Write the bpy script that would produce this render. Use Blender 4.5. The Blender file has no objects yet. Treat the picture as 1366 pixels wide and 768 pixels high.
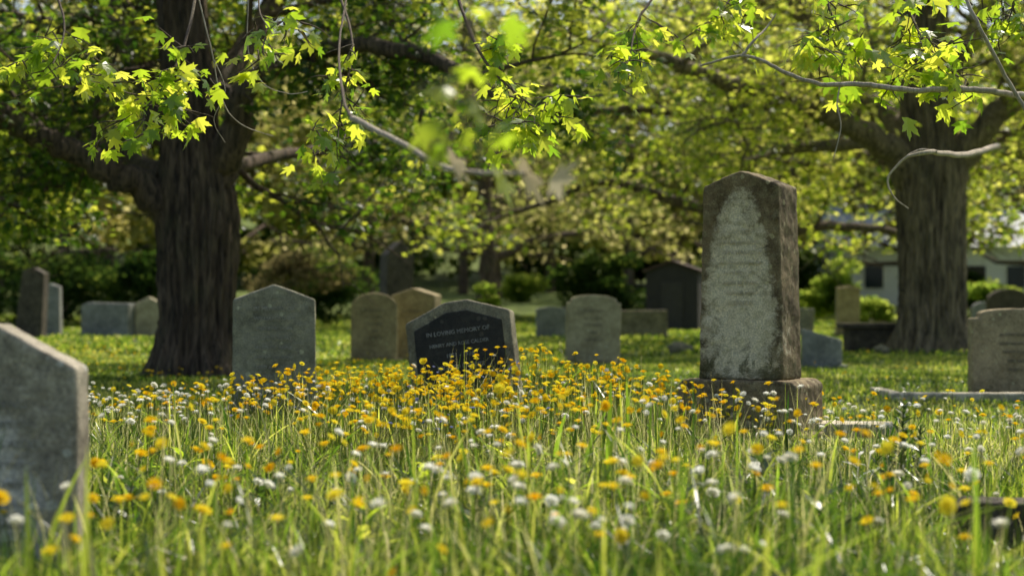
import bpy, math, random, bmesh
import numpy as np
from mathutils import Vector, noise, Matrix
random.seed(7); rng=np.random.default_rng(7)
F=2277.0; HZ=400.0; CH=1.0
def PX(px,d): return (px-683)/F*d
def PZ(py,d): return CH+(HZ-py)/F*d
def P(px,py,d): return np.array([PX(px,d),d,PZ(py,d)])
scn=bpy.context.scene
scn.view_settings.view_transform='Standard'
COL=scn.collection
# ------------------------------------------------------------ helpers
def gz(x,y):
    x=np.asarray(x,float); y=np.asarray(y,float)
    b=0.02*np.sin(x*1.3+.5)*np.cos(y*0.9)+0.02*np.sin(x*.45+y*.6)
    t=np.clip((y-60)/50,0,1); r=1.5*t*t*(3-2*t)
    t2=np.clip((y-112)/80,0,1); r2=16*t2*t2*(3-2*t2)
    t3=np.clip((np.abs(x)-60)/80,0,1)
    return b+r+r2+10*t3*t3
def mesh_from(name,V,loops,sizes,mat,rnd=None,tt=None,smooth=False,parent=None):
    me=bpy.data.meshes.new(name)
    V=np.asarray(V,np.float32); loops=np.asarray(loops,np.int32); sizes=np.asarray(sizes,np.int32)
    me.vertices.add(len(V)); me.vertices.foreach_set('co',V.ravel())
    me.loops.add(len(loops)); me.loops.foreach_set('vertex_index',loops)
    me.polygons.add(len(sizes)); st=np.concatenate([[0],np.cumsum(sizes)[:-1]]).astype(np.int32)
    me.polygons.foreach_set('loop_start',st)
    me.update(calc_edges=True)
    me.polygons.foreach_set('use_smooth',np.full(len(sizes),smooth))
    if rnd is not None:
        a=me.attributes.new('rnd','FLOAT','POINT'); a.data.foreach_set('value',np.asarray(rnd,np.float32))
    if tt is not None:
        a=me.attributes.new('tt','FLOAT','POINT'); a.data.foreach_set('value',np.asarray(tt,np.float32))
    if mat: me.materials.append(mat)
    ob=bpy.data.objects.new(name,me); COL.objects.link(ob)
    if parent: ob.parent=parent
    return ob
def empty(name,loc=(0,0,0)):
    e=bpy.data.objects.new(name,None); e.location=loc; COL.objects.link(e); return e
def rotm(az,tilt,roll):
    n=len(az); ca,sa=np.cos(az),np.sin(az); ct,st=np.cos(tilt),np.sin(tilt); cr,sr=np.cos(roll),np.sin(roll)
    Z=np.zeros(n);O=np.ones(n)
    A=np.stack([ca,-sa,Z,sa,ca,Z,Z,Z,O],1).reshape(n,3,3)
    T=np.stack([O,Z,Z,Z,ct,-st,Z,st,ct],1).reshape(n,3,3)
    R=np.stack([cr,-sr,Z,sr,cr,Z,Z,Z,O],1).reshape(n,3,3)
    return A@T@R
def scatter(name,tmpl,pos,R,scale,mat,rnd=None,smooth=False,parent=None):
    tv,tf=tmpl; tv=np.asarray(tv,float); n=len(pos); k=len(tv)
    V=np.einsum('nij,kj->nki',R,tv)*np.asarray(scale).reshape(n,1,1)+np.asarray(pos)[:,None,:]
    fl=np.array([i for f in tf for i in f]); fs=np.array([len(f) for f in tf])
    loops=(fl[None,:]+(np.arange(n)*k)[:,None]).ravel(); sizes=np.tile(fs,n)
    if rnd is None: rnd=rng.random(n)
    return mesh_from(name,V.reshape(-1,3),loops,sizes,mat,np.repeat(rnd,k),np.tile(tv[:,1],n),smooth,parent)
# ------------------------------------------------------------ materials
def newmat(name):
    m=bpy.data.materials.new(name); m.use_nodes=True; nt=m.node_tree; nt.nodes.clear()
    return m,nt,nt.nodes,nt.links
def ramp(nd,cols):
    r=nd.new('ShaderNodeValToRGB'); cr=r.color_ramp
    while len(cr.elements)<len(cols): cr.elements.new(0.5)
    for e,(p,c) in zip(cr.elements,cols): e.position=p; e.color=(*c,1)
    return r
def leafmat(name,cols,tcols,mix=0.5,rough=0.45,spec=0.0,ttshade=None):
    m,nt,nd,lk=newmat(name)
    a=nd.new('ShaderNodeAttribute'); a.attribute_name='rnd'
    r1=ramp(nd,cols); r2=ramp(nd,tcols)
    lk.new(a.outputs['Fac'],r1.inputs[0]); lk.new(a.outputs['Fac'],r2.inputs[0])
    c1=r1.outputs[0]; c2=r2.outputs[0]
    if ttshade:  # shade between blades painted in: colour darkens towards the base
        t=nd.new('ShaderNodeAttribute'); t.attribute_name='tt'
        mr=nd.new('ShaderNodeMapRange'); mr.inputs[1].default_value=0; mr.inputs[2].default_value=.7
        mr.inputs[3].default_value=ttshade; mr.inputs[4].default_value=1; lk.new(t.outputs['Fac'],mr.inputs[0])
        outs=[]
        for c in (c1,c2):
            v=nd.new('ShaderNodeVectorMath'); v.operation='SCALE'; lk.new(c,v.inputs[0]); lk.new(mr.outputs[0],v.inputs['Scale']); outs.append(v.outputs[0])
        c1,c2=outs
    if spec>0:
        p=nd.new('ShaderNodeBsdfPrincipled'); p.inputs['Roughness'].default_value=rough; p.inputs['Specular IOR Level'].default_value=spec
    else: p=nd.new('ShaderNodeBsdfDiffuse')
    tr=nd.new('ShaderNodeBsdfTranslucent'); mx=nd.new('ShaderNodeMixShader'); mx.inputs[0].default_value=mix
    o=nd.new('ShaderNodeOutputMaterial')
    lk.new(c1,p.inputs[0]); lk.new(c2,tr.inputs[0]); lk.new(p.outputs[0],mx.inputs[1]); lk.new(tr.outputs[0],mx.inputs[2]); lk.new(mx.outputs[0],o.inputs[0])
    return m
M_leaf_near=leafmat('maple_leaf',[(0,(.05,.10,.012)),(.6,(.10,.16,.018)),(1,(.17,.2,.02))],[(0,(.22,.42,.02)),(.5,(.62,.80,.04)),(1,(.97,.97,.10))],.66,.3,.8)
M_leaf_left=leafmat('maple_foliage_shaded',[(0,(.018,.04,.01)),(.6,(.05,.085,.015)),(1,(.12,.16,.025))],[(0,(.05,.13,.012)),(.5,(.20,.34,.02)),(1,(.92,.92,.10))],.6,.4,.5)  # darker greens have the shade of the left crown put in
M_leaf_right=leafmat('maple_foliage_sunny',[(0,(.04,.07,.012)),(.6,(.10,.14,.018)),(1,(.18,.18,.03))],[(0,(.16,.28,.02)),(.5,(.60,.70,.05)),(1,(1,.95,.22))],.65,.4,.5)  # sunlit copy of the maple greens, sunshine put into the colour
M_leaf_far=leafmat('woodland_foliage',[(0,(.03,.05,.012)),(.5,(.10,.115,.03)),(1,(.26,.24,.10))],[(0,(.10,.16,.025)),(.5,(.54,.54,.13)),(1,(1,.88,.44))],.65)  # distance haze painted in as pale tan tones
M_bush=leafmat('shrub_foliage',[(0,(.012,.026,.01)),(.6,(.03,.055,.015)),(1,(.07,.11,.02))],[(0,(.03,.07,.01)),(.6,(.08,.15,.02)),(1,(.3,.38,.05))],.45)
M_bushlit=leafmat('lit_shrub_foliage',[(0,(.05,.10,.02)),(1,(.12,.17,.03))],[(0,(.25,.4,.04)),(1,(.7,.78,.12))],.6)  # lit copy of the shrub greens, sunlight put into the colour
M_copper=leafmat('russet_foliage',[(0,(.06,.055,.025)),(1,(.14,.12,.06))],[(0,(.2,.17,.06)),(1,(.5,.42,.17))],.5)
M_grass=leafmat('grass_blades',[(0,(.02,.05,.008)),(.5,(.08,.14,.018)),(.9,(.18,.22,.04)),(1,(.38,.34,.16))],[(0,(.05,.14,.01)),(.4,(.32,.50,.035)),(.75,(.92,.96,.13)),(.9,(1,1,.25)),(1,(.95,.86,.48))],.64,.3,.8,ttshade=.12)
M_yellow=leafmat('yellow_petals',[(0,(.88,.50,.01)),(.35,(.92,.66,.015)),(1,(.92,.78,.05))],[(0,(.95,.6,.01)),(1,(1,.9,.06))],.38)
M_white=leafmat('white_petals',[(0,(.76,.74,.62)),(1,(.9,.9,.84))],[(0,(.9,.88,.74)),(1,(.97,.97,.9))],.45)
M_blue=leafmat('blue_petals',[(0,(.2,.26,.5)),(1,(.35,.4,.6))],[(0,(.3,.3,.6)),(1,(.4,.4,.7))],.3)
M_stem=leafmat('stems',[(0,(.08,.12,.02)),(1,(.16,.17,.05))],[(0,(.25,.35,.03)),(1,(.45,.5,.08))],.3)
M_dry=leafmat('dry_leaf',[(0,(.40,.33,.20)),(1,(.48,.40,.27))],[(0,(.70,.60,.38)),(1,(.75,.68,.48))],.5)
M_darkweed=leafmat('weed_leaves',[(0,(.02,.045,.012)),(1,(.05,.09,.02))],[(0,(.05,.12,.02)),(1,(.14,.24,.03))],.35,.3,.6)
def N(nd,lk,scale,detail=6,rough=.6,vec=None,dist=0):
    n=nd.new('ShaderNodeTexNoise'); n.inputs['Scale'].default_value=scale; n.inputs['Detail'].default_value=detail; n.inputs['Roughness'].default_value=rough; n.inputs['Distortion'].default_value=dist
    if vec is not None: lk.new(vec,n.inputs['Vector'])
    return n
def mixc(nd,lk,fac,a,b):
    m=nd.new('ShaderNodeMix'); m.data_type='RGBA'
    if isinstance(fac,(int,float)): m.inputs[0].default_value=fac
    else: lk.new(fac,m.inputs[0])
    for i,c in ((6,a),(7,b)):
        if isinstance(c,tuple): m.inputs[i].default_value=(*c,1)
        else: lk.new(c,m.inputs[i])
    return m.outputs[2]
def bark(name,ca,cb,sc=1):
    m,nt,nd,lk=newmat(name); tc=nd.new('ShaderNodeTexCoord'); mp=nd.new('ShaderNodeMapping'); mp.inputs['Scale'].default_value=(11*sc,11*sc,1.3*sc)
    lk.new(tc.outputs['Object'],mp.inputs[0]); n=N(nd,lk,1.5,8,.7,mp.outputs[0],.6); n2=N(nd,lk,2.2,4,.5,tc.outputs['Object'])
    r=ramp(nd,[(.38,ca),(.5,tuple((a+b)/2 for a,b in zip(ca,cb))),(.62,cb)]); lk.new(n.outputs['Fac'],r.inputs[0])
    r2=ramp(nd,[(.5,(0,0,0)),(.75,(1,1,1))]); lk.new(n2.outputs['Fac'],r2.inputs[0])
    sc_=nd.new('ShaderNodeMath'); sc_.operation='MULTIPLY'; sc_.inputs[1].default_value=.3; lk.new(r2.outputs[0],sc_.inputs[0])
    c=mixc(nd,lk,sc_.outputs[0],r.outputs[0],(.15,.16,.08))
    b=nd.new('ShaderNodeBump'); b.inputs['Strength'].default_value=1; b.inputs['Distance'].default_value=.05/sc; lk.new(n.outputs['Fac'],b.inputs['Height'])
    p=nd.new('ShaderNodeBsdfPrincipled'); p.inputs['Roughness'].default_value=.9; lk.new(c,p.inputs['Base Color']); lk.new(b.outputs[0],p.inputs['Normal'])
    o=nd.new('ShaderNodeOutputMaterial'); lk.new(p.outputs[0],o.inputs[0]); return m
M_bark=bark('dark_bark',(.022,.015,.010),(.19,.13,.085))
M_bark2=bark('grey_bark',(.05,.04,.028),(.36,.28,.18))
M_twig=bark('twig_bark',(.05,.038,.025),(.18,.13,.08),3)
M_pale=bark('pale_dead_wood',(.34,.28,.2),(.64,.55,.42),3)
def stone(name,base,dark,lich=(.3,.32,.24),face=None,rough=.9,lichamt=.5,bump=.35):
    """face: (cx,cz,rx,rz,colour) pale worn area on the front of the stone"""
    base,dark,lich=[(c[0]*1.15,c[1]*1.08,c[2]*.9) for c in (base,dark,lich)]
    m,nt,nd,lk=newmat(name); tc=nd.new('ShaderNodeTexCoord'); V=tc.outputs['Object']
    def M(op,a,b=None):
        k=nd.new('ShaderNodeMath'); k.operation=op
        for i,v in enumerate((a,b)):
            if v is None: continue
            if isinstance(v,(int,float)): k.inputs[i].default_value=v
            else: lk.new(v,k.inputs[i])
        return k.outputs[0]
    n1=N(nd,lk,3.2,8,.65,V,.3); n2=N(nd,lk,14,8,.7,V); n3=N(nd,lk,90,3,.6,V); n4=N(nd,lk,7,8,.75,V,.8)
    r1=ramp(nd,[(.34,dark),(.62,base)]); lk.new(n1.outputs['Fac'],r1.inputs[0]); col=r1.outputs[0]
    sep=nd.new('ShaderNodeSeparateXYZ'); lk.new(V,sep.inputs[0])
    if face:
        cx,cz,rx,rz,fc=face
        dx=M('DIVIDE',M('SUBTRACT',sep.outputs[0],cx),rx); dz=M('DIVIDE',M('SUBTRACT',sep.outputs[2],cz),rz)
        w=M('ADD',1.0,M('MULTIPLY',dz,.42)); dxx=M('MULTIPLY',dx,w)
        rr=M('ADD',M('POWER',M('ABSOLUTE',dxx),2.2),M('POWER',M('ABSOLUTE',dz),2.6))
        rr=M('ADD',rr,M('MULTIPLY',M('SUBTRACT',n4.outputs['Fac'],.5),1.5)); rr=M('ADD',rr,M('MULTIPLY',M('SUBTRACT',n2.outputs['Fac'],.5),1.5))
        rf=ramp(nd,[(.30,(.92,.92,.92)),(.70,(.60,.60,.60)),(1.0,(0,0,0))]); lk.new(rr,rf.inputs[0])
        ff=M('MULTIPLY',rf.outputs[0],M('LESS_THAN',sep.outputs[1],-0.02)); col=mixc(nd,lk,ff,col,fc)
    r2=ramp(nd,[(.48,(0,0,0)),(.64,(1,1,1))]); lk.new(n2.outputs['Fac'],r2.inputs[0])
    col=mixc(nd,lk,M('MULTIPLY',r2.outputs[0],lichamt),col,lich)
    r4=ramp(nd,[(.52,(0,0,0)),(.68,(1,1,1))]); lk.new(n4.outputs['Fac'],r4.inputs[0])
    col=mixc(nd,lk,M('MULTIPLY',r4.outputs[0],.5),col,tuple(x*.7 for x in dark))
    vo=nd.new('ShaderNodeTexVoronoi'); vo.inputs['Scale'].default_value=9; lk.new(V,vo.inputs['Vector'])
    sp=M('MULTIPLY',M('LESS_THAN',M('ADD',vo.outputs['Distance'],M('MULTIPLY',n2.outputs['Fac'],.5)),.40),.5); col=mixc(nd,lk,sp,col,tuple(min(.7,x*1.5) for x in lich))
    mo=M('MULTIPLY',M('GREATER_THAN',M('SUBTRACT',n4.outputs['Fac'],M('MULTIPLY',sep.outputs[2],1.1)),.42),.5); col=mixc(nd,lk,mo,col,(.07,.08,.025))
    r3=ramp(nd,[(.3,(.5,.5,.5)),(.7,(1.4,1.4,1.4))]); lk.new(n3.outputs['Fac'],r3.inputs[0])
    mm=nd.new('ShaderNodeMix'); mm.data_type='RGBA'; mm.blend_type='MULTIPLY'; mm.inputs[0].default_value=.8; lk.new(col,mm.inputs[6]); lk.new(r3.outputs[0],mm.inputs[7])
    b=nd.new('ShaderNodeBump'); b.inputs['Strength'].default_value=bump; b.inputs['Distance'].default_value=.015; lk.new(M('ADD',n2.outputs['Fac'],n3.outputs['Fac']),b.inputs['Height'])
    p=nd.new('ShaderNodeBsdfPrincipled'); p.inputs['Roughness'].default_value=rough; p.inputs['Specular IOR Level'].default_value=.3; lk.new(mm.outputs[2],p.inputs['Base Color']); lk.new(b.outputs[0],p.inputs['Normal'])
    o=nd.new('ShaderNodeOutputMaterial'); lk.new(p.outputs[0],o.inputs[0]); return m
def flat(name,c,rough=.7,var=.2,scale=6):
    m,nt,nd,lk=newmat(name); tc=nd.new('ShaderNodeTexCoord'); n=N(nd,lk,scale,6,.6,tc.outputs['Object'])
    r=ramp(nd,[(.3,tuple(x*(1-var) for x in c)),(.7,tuple(min(1,x*(1+var)) for x in c))]); lk.new(n.outputs['Fac'],r.inputs[0])
    p=nd.new('ShaderNodeBsdfPrincipled'); p.inputs['Roughness'].default_value=rough; lk.new(r.outputs[0],p.inputs['Base Color'])
    o=nd.new('ShaderNodeOutputMaterial'); lk.new(p.outputs[0],o.inputs[0]); return m
# ------------------------------------------------------------ world, sun, camera
EL,AZ=math.radians(54),math.radians(34)
w=bpy.data.worlds.new('World'); scn.world=w; w.use_nodes=True
nt=w.node_tree; bg=nt.nodes['Background']; sk=nt.nodes.new('ShaderNodeTexSky'); sk.sky_type='NISHITA'; sk.sun_disc=False
sk.sun_elevation=EL; sk.sun_rotation=AZ; sk.dust_density=3; nt.links.new(sk.outputs[0],bg.inputs[0]); bg.inputs[1].default_value=.15
sl=bpy.data.lights.new('sun','SUN'); sl.energy=5; sl.angle=math.radians(.5); sl.color=(1,.93,.78)
so=bpy.data.objects.new('sun',sl); COL.objects.link(so)
sv=Vector((math.sin(AZ)*math.cos(EL),math.cos(AZ)*math.cos(EL),math.sin(EL))); so.rotation_euler=sv.to_track_quat('Z','Y').to_euler(); so.location=(20,30,40)
cd=bpy.data.cameras.new('camera'); cam=bpy.data.objects.new('camera',cd); COL.objects.link(cam); scn.camera=cam
cd.lens=60; cd.sensor_width=36; cam.location=(0,0,CH); cam.rotation_euler=(math.radians(90)+math.atan(16/F),0,0)
cd.clip_start=.1; cd.clip_end=2000; cd.dof.use_dof=True; cd.dof.focus_distance=10.3; cd.dof.aperture_fstop=1.7
# ------------------------------------------------------------ ground
ys=np.concatenate([np.linspace(-30,3,12),np.linspace(3.3,40,110),np.linspace(41,260,90),np.linspace(300,900,8)])
xs=np.concatenate([np.linspace(-500,-62,12),np.linspace(-60,-13,24),np.linspace(-12,12,90),np.linspace(13,60,24),np.linspace(62,500,12)])
X,Y=np.meshgrid(xs,ys); nx,ny=len(xs),len(ys)
V=np.stack([X.ravel(),Y.ravel(),gz(X,Y).ravel()],1)
ii,jj=np.meshgrid(np.arange(nx-1),np.arange(ny-1)); a=(jj*nx+ii).ravel()
loops=np.stack([a,a+1,a+nx+1,a+nx],1).ravel()
m,nt,nd,lk=newmat('lawn_ground'); geo=nd.new('ShaderNodeNewGeometry')
n=N(nd,lk,1.2,8,.7,geo.outputs['Position']); n2=N(nd,lk,9,8,.7,geo.outputs['Position'])
r=ramp(nd,[(.3,(.06,.10,.016)),(.55,(.16,.22,.03)),(.75,(.30,.33,.06))]); lk.new(n.outputs['Fac'],r.inputs[0])
r2=ramp(nd,[(.35,(.35,.35,.35)),(.65,(1.2,1.2,1.2))]); lk.new(n2.outputs['Fac'],r2.inputs[0])
mm=nd.new('ShaderNodeMix'); mm.data_type='RGBA'; mm.blend_type='MULTIPLY'; mm.inputs[0].default_value=.8; lk.new(r.outputs[0],mm.inputs[6]); lk.new(r2.outputs[0],mm.inputs[7])
b=nd.new('ShaderNodeBump'); b.inputs['Distance'].default_value=.05; lk.new(n2.outputs['Fac'],b.inputs['Height'])
p=nd.new('ShaderNodeBsdfPrincipled'); p.inputs['Roughness'].default_value=.95; lk.new(mm.outputs[2],p.inputs['Base Color']); lk.new(b.outputs[0],p.inputs['Normal'])
o=nd.new('ShaderNodeOutputMaterial'); lk.new(p.outputs[0],o.inputs[0])
mesh_from('ground',V,loops,np.full(len(a),4),m,smooth=True)
# ------------------------------------------------------------ grass
def wave(x,y,s=1,o=0):
    return (np.sin(x*1.7*s+1.3*np.sin(y*.9*s+o)+o)+np.sin(y*2.1*s+1.7*np.sin(x*1.1*s)+2*o)+np.sin((x+y)*3.3*s+o))/3
def field(dens,d0,d1,k=.33,mrg=.8):
    area=k*(d1*d1-d0*d0)+2*mrg*(d1-d0); n=int(area*dens)
    d=np.sqrt(rng.random(n)*(d1*d1-d0*d0)+d0*d0); x=(rng.random(n)*2-1)*(k*d+mrg)
    return x,d
def blades(x,y,H,W,segs=3,bend=.5,rnd=None):
    n=len(x); az=rng.random(n)*2*np.pi; la=rng.random(n)*2*np.pi; be=bend*(rng.random(n)**1.2)*1.3
    wx,wy=np.cos(az)*W/2,np.sin(az)*W/2; z0=gz(x,y)-.01
    Vs=[];T=[]
    for s in range(segs):
        t=s/segs; off=be*H*t*t; zz=z0+H*(t-.35*be*t*t); ww=(1-t**1.6*.75)
        cx=x+np.cos(la)*off; cy=y+np.sin(la)*off
        Vs+= [np.stack([cx-wx*ww,cy-wy*ww,zz],1),np.stack([cx+wx*ww,cy+wy*ww,zz],1)]; T+=[t,t]
    Vs.append(np.stack([x+np.cos(la)*be*H,y+np.sin(la)*be*H,z0+H*(1-.35*be)],1)); T.append(1)
    k=2*segs+1; V=np.stack(Vs,1).reshape(-1,3)
    f=[];sz=[]
    for s in range(segs-1): f+=[2*s,2*s+1,2*s+3,2*s+2]; sz.append(4)
    f+=[2*segs-2,2*segs-1,2*segs]; sz.append(3)
    loops=(np.array(f)[None,:]+(np.arange(n)*k)[:,None]).ravel()
    if rnd is None: rnd=rng.random(n)
    return V,loops,np.tile(sz,n),np.repeat(rnd,k),np.tile(T,n)
def join(parts):
    off=0;Vs=[];L=[];S=[];R=[];T=[]
    for V,l,s,r,t in parts: Vs.append(V);L.append(l+off);S.append(s);R.append(r);T.append(t);off+=len(V)
    return np.concatenate(Vs),np.concatenate(L),np.concatenate(S),np.concatenate(R),np.concatenate(T)
def bedm(x,y): return np.exp(-(((x+.25)/1.5)**4))
def hmap(x,y):
    x=np.asarray(x);y=np.asarray(y)
    t=np.clip((y-12.5)/1.6,0,1); h=.28*(1-t)+.07*t
    out=np.clip((y-8.8)/2.6,0,1)*(1-bedm(x,y)); h=h*(1-.52*out*(1-t))
    rt=np.clip((x-.9)/.8,0,1)*np.clip((y-8.5)/1.5,0,1); h=h*(1-rt*.4*(1-t))
    blk=np.clip((x-1.6)/.3,0,1)*(y>5.2)*(y<7.2); h=h*(1-.68*blk)
    return h*(1+.38*wave(x,y,1.3))
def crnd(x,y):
    sun_lift=.22*np.exp(-((y-10.8)/2.3)**2)+.1*(y>13.5)  # sunlit brightness painted into the blade colour across the bed
    return np.clip(.33+sun_lift+.36*wave(x,y,1.1,2)+rng.normal(0,.23,len(x)),0,.93)
def kill(x,y): return ~((np.abs(x-PX(1135,12.3))<.34)&(np.abs(y-12.2)<.55))
parts=[]
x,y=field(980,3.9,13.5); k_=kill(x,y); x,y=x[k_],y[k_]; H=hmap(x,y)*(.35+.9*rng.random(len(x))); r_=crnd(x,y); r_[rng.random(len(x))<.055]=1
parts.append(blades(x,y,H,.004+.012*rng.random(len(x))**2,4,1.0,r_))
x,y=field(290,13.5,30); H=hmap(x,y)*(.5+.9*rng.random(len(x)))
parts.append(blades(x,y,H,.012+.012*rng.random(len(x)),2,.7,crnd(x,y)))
x,y=field(45,30,75); H=.10*(.5+.9*rng.random(len(x)))
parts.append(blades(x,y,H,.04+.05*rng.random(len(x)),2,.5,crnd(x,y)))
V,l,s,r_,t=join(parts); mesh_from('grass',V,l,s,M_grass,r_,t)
x,y=field(64,4.2,12.8); k_=kill(x,y)&~((x>1.6)&(y>5.2)&(y<7.2)); x,y=x[k_],y[k_]; n=len(x)
k_=np.clip(hmap(x,y)/.28,.3,1.2)
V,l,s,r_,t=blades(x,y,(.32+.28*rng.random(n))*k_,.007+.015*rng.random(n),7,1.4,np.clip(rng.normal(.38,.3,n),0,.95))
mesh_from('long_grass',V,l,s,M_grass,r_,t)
x,y=field(60,5,13.0); n=len(x); k_=np.clip(hmap(x,y)/.28,.35,1.2)
hh=(.38+.24*rng.random(n))*k_
V,l,s,r_,t=blades(x,y,hh,np.full(n,.003),5,.45,np.full(n,.97))
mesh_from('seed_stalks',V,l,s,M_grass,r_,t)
cx,cy=PX(815,8.4),8.4
n=22; x=cx+rng.normal(0,.13,n); y=cy+rng.normal(0,.08,n)
V,l,s,r_,t=blades(x,y,.42+.26*rng.random(n),.028+.02*rng.random(n),10,.95,.2+rng.random(n)*.35)
mesh_from('strap_leaf_plant',V,l,s,M_grass,r_,np.clip(t+.35,0,1))
# ------------------------------------------------------------ flowers
def flower_tmpl(np_=11):
    V=[];Fc=[]
    for k in range(np_):
        a=2*math.pi*k/np_
        for rr,aa,z in ((.12,-.13,.05),(.12,.13,.05),(.52,.27,.16+.05*(k%2)),(.5,-.27,.16+.05*(k%2))): V.append((rr*math.cos(a+aa),rr*math.sin(a+aa),z))
        b=len(V)-4; Fc.append((b,b+1,b+2,b+3))
    for k in range(np_-3):
        a=2*math.pi*(k+.5)/(np_-3)
        for rr,aa,z in ((.05,-.2,.12),(.05,.2,.12),(.3,.35,.32),(.3,-.35,.32)): V.append((rr*math.cos(a+aa),rr*math.sin(a+aa),z))
        b=len(V)-4; Fc.append((b,b+1,b+2,b+3))
    b=len(V); V.append((0,0,.36))
    for k in range(6): V.append((.2*math.cos(k*1.047),.2*math.sin(k*1.047),.24))
    for k in range(6): Fc.append((b,b+1+k,b+1+(k+1)%6))
    b=len(V)
    for k in range(6): V.append((.18*math.cos(k*1.047),.18*math.sin(k*1.047),.1))
    V.append((0,0,-.12))
    for k in range(6): Fc.append((b+6,b+(k+1)%6,b+k))
    return V,Fc
def ball_tmpl(n=56):
    V=[];Fc=[]; rr=random.Random(3)
    for i in range(n):
        z=1-2*(i+.5)/n*0.78; ph=i*2.39996; r=math.sqrt(max(0,1-z*z)); dv=Vector((r*math.cos(ph),r*math.sin(ph),z*.62+.1))
        t=dv.cross(Vector((0,0,1))); t.normalize()
        o=.5*rr.uniform(.7,1.15)
        for v in (dv*.15-t*.05,dv*.15+t*.05,dv*o+t*.09,dv*o*1.1-t*.07): V.append(tuple(v))
        b=len(V)-4; Fc.append((b,b+1,b+2,b+3))
    return V,Fc
def stems(name,base,top,w,mat,parent):
    n=len(base); mid=(base+top)/2+np.stack([rng.normal(0,.012,n),rng.normal(0,.012,n),np.zeros(n)],1)
    V=[]
    for q in (base,mid,top):
        for k in range(3):
            a=k*2.094; V.append(q+np.array([math.cos(a),math.sin(a),0])*w)
    V=np.stack(V,1).reshape(-1,3); f=[]
    for s in range(2):
        for k in range(3): f+=[3*s+k,3*s+(k+1)%3,3*s+3+(k+1)%3,3*s+3+k]
    loops=(np.array(f)[None,:]+(np.arange(n)*9)[:,None]).ravel()
    return mesh_from(name,V,loops,np.full(n*6,4),mat,np.repeat(rng.random(n),9),smooth=True,parent=parent)
def flowers(name,x,y,h,size,tm,mat,tilt=.5,wst=.0016):
    e=empty(name); n=len(x); z=gz(x,y); base=np.stack([x,y,z],1); top=base+np.stack([rng.normal(0,.05,n),rng.normal(0,.05,n),h],1)
    stems('stems',base,top,wst,M_stem,e)
    R=rotm(rng.random(n)*6.28,rng.normal(0,tilt,n),rng.random(n)*6.28)
    scatter('flower_heads',tm,top,R,size,mat,parent=e); return e
FT=flower_tmpl(); BT=ball_tmpl()
def pick(n,fn,d0,d1,k=.32,mrg=.4):
    X=[];Y=[]
    while len(X)<n:
        d=math.sqrt(random.random()*(d1*d1-d0*d0)+d0*d0); x=(random.random()*2-1)*(k*d+mrg)
        if random.random()<fn(x,d): X.append(x);Y.append(d)
    return np.array(X),np.array(Y)
def clump(x,d,s=1): return .5+.5*math.sin(x*5*s+math.sin(d*4*s))*math.sin(d*3.7*s+x)
def bedY(x,d):
    px=683+x/d*F
    c=math.exp(-((px-610)/250)**2)*math.exp(-((d-10.4)/2.3)**2)
    l=.16*math.exp(-((px-230)/150)**2)*math.exp(-((d-12)/1.6)**2)
    return min(1,(c*1.1+l)*(.25+.75*clump(x,d))+.05)
x,y=pick(1500,bedY,4.4,13.3); n=len(x)
flowers('yellow_meadow_flowers',x,y,hmap(x,y)*1.08+.05+.17*rng.random(n)+.04*bedm(x,y),.026+.024*rng.random(n),FT,M_yellow,.7)
x,y=pick(130,lambda x,d:.08+.92*clump(x,d,.8)**2,4.7,7.4); n=len(x)
flowers('yellow_dandelions',x,y,.26+.20*rng.random(n),.036+.026*rng.random(n),FT,M_yellow,.5,.0022)
def whiteF(x,d):
    px=683+x/d*F
    return min(1,(.14+.9*math.exp(-((px-200)/170)**2)*math.exp(-((d-12)/1.6)**2)+.25*math.exp(-((d-9)/2.5)**2))*(.3+.7*clump(x+3,d,.9)))
x,y=pick(480,whiteF,6.5,13.8); n=len(x)
flowers('white_clover_flowers',x,y,hmap(x,y)+.07+.16*rng.random(n),.026+.018*rng.random(n),BT,M_white,.4)
x,y=pick(105,lambda x,d: (.15+.9*math.exp(-((683+x/d*F-640)/340)**2))*(.2+.8*clump(x+1,d,.8)),4.7,7.2); n=len(x)
flowers('white_clover_flowers',x,y,.25+.20*rng.random(n),.028+.028*rng.random(n),BT,M_white,.5,.002)
x,y=pick(60,lambda x,d: math.exp(-((683+x/d*F-560)/150)**2),9,13); n=len(x)
flowers('blue_wildflowers',x,y,hmap(x,y)+.12*rng.random(n)+.05,np.full(n,.026),FT,M_blue)
def farY(x,d):
    px=683+x/d*F
    return min(1,math.exp(-((px-480)/150)**2)*math.exp(-((d-20)/4)**2)+.4*math.exp(-((px-200)/180)**2)*math.exp(-((d-25)/7)**2)+.03)*(.2+.8*clump(x,d,.5))
x,y=pick(800,farY,14,40); n=len(x)
flowers('lawn_buttercups',x,y,.06+.12*rng.random(n),.024+.02*rng.random(n),FT,M_yellow,.5,.002)
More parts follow.
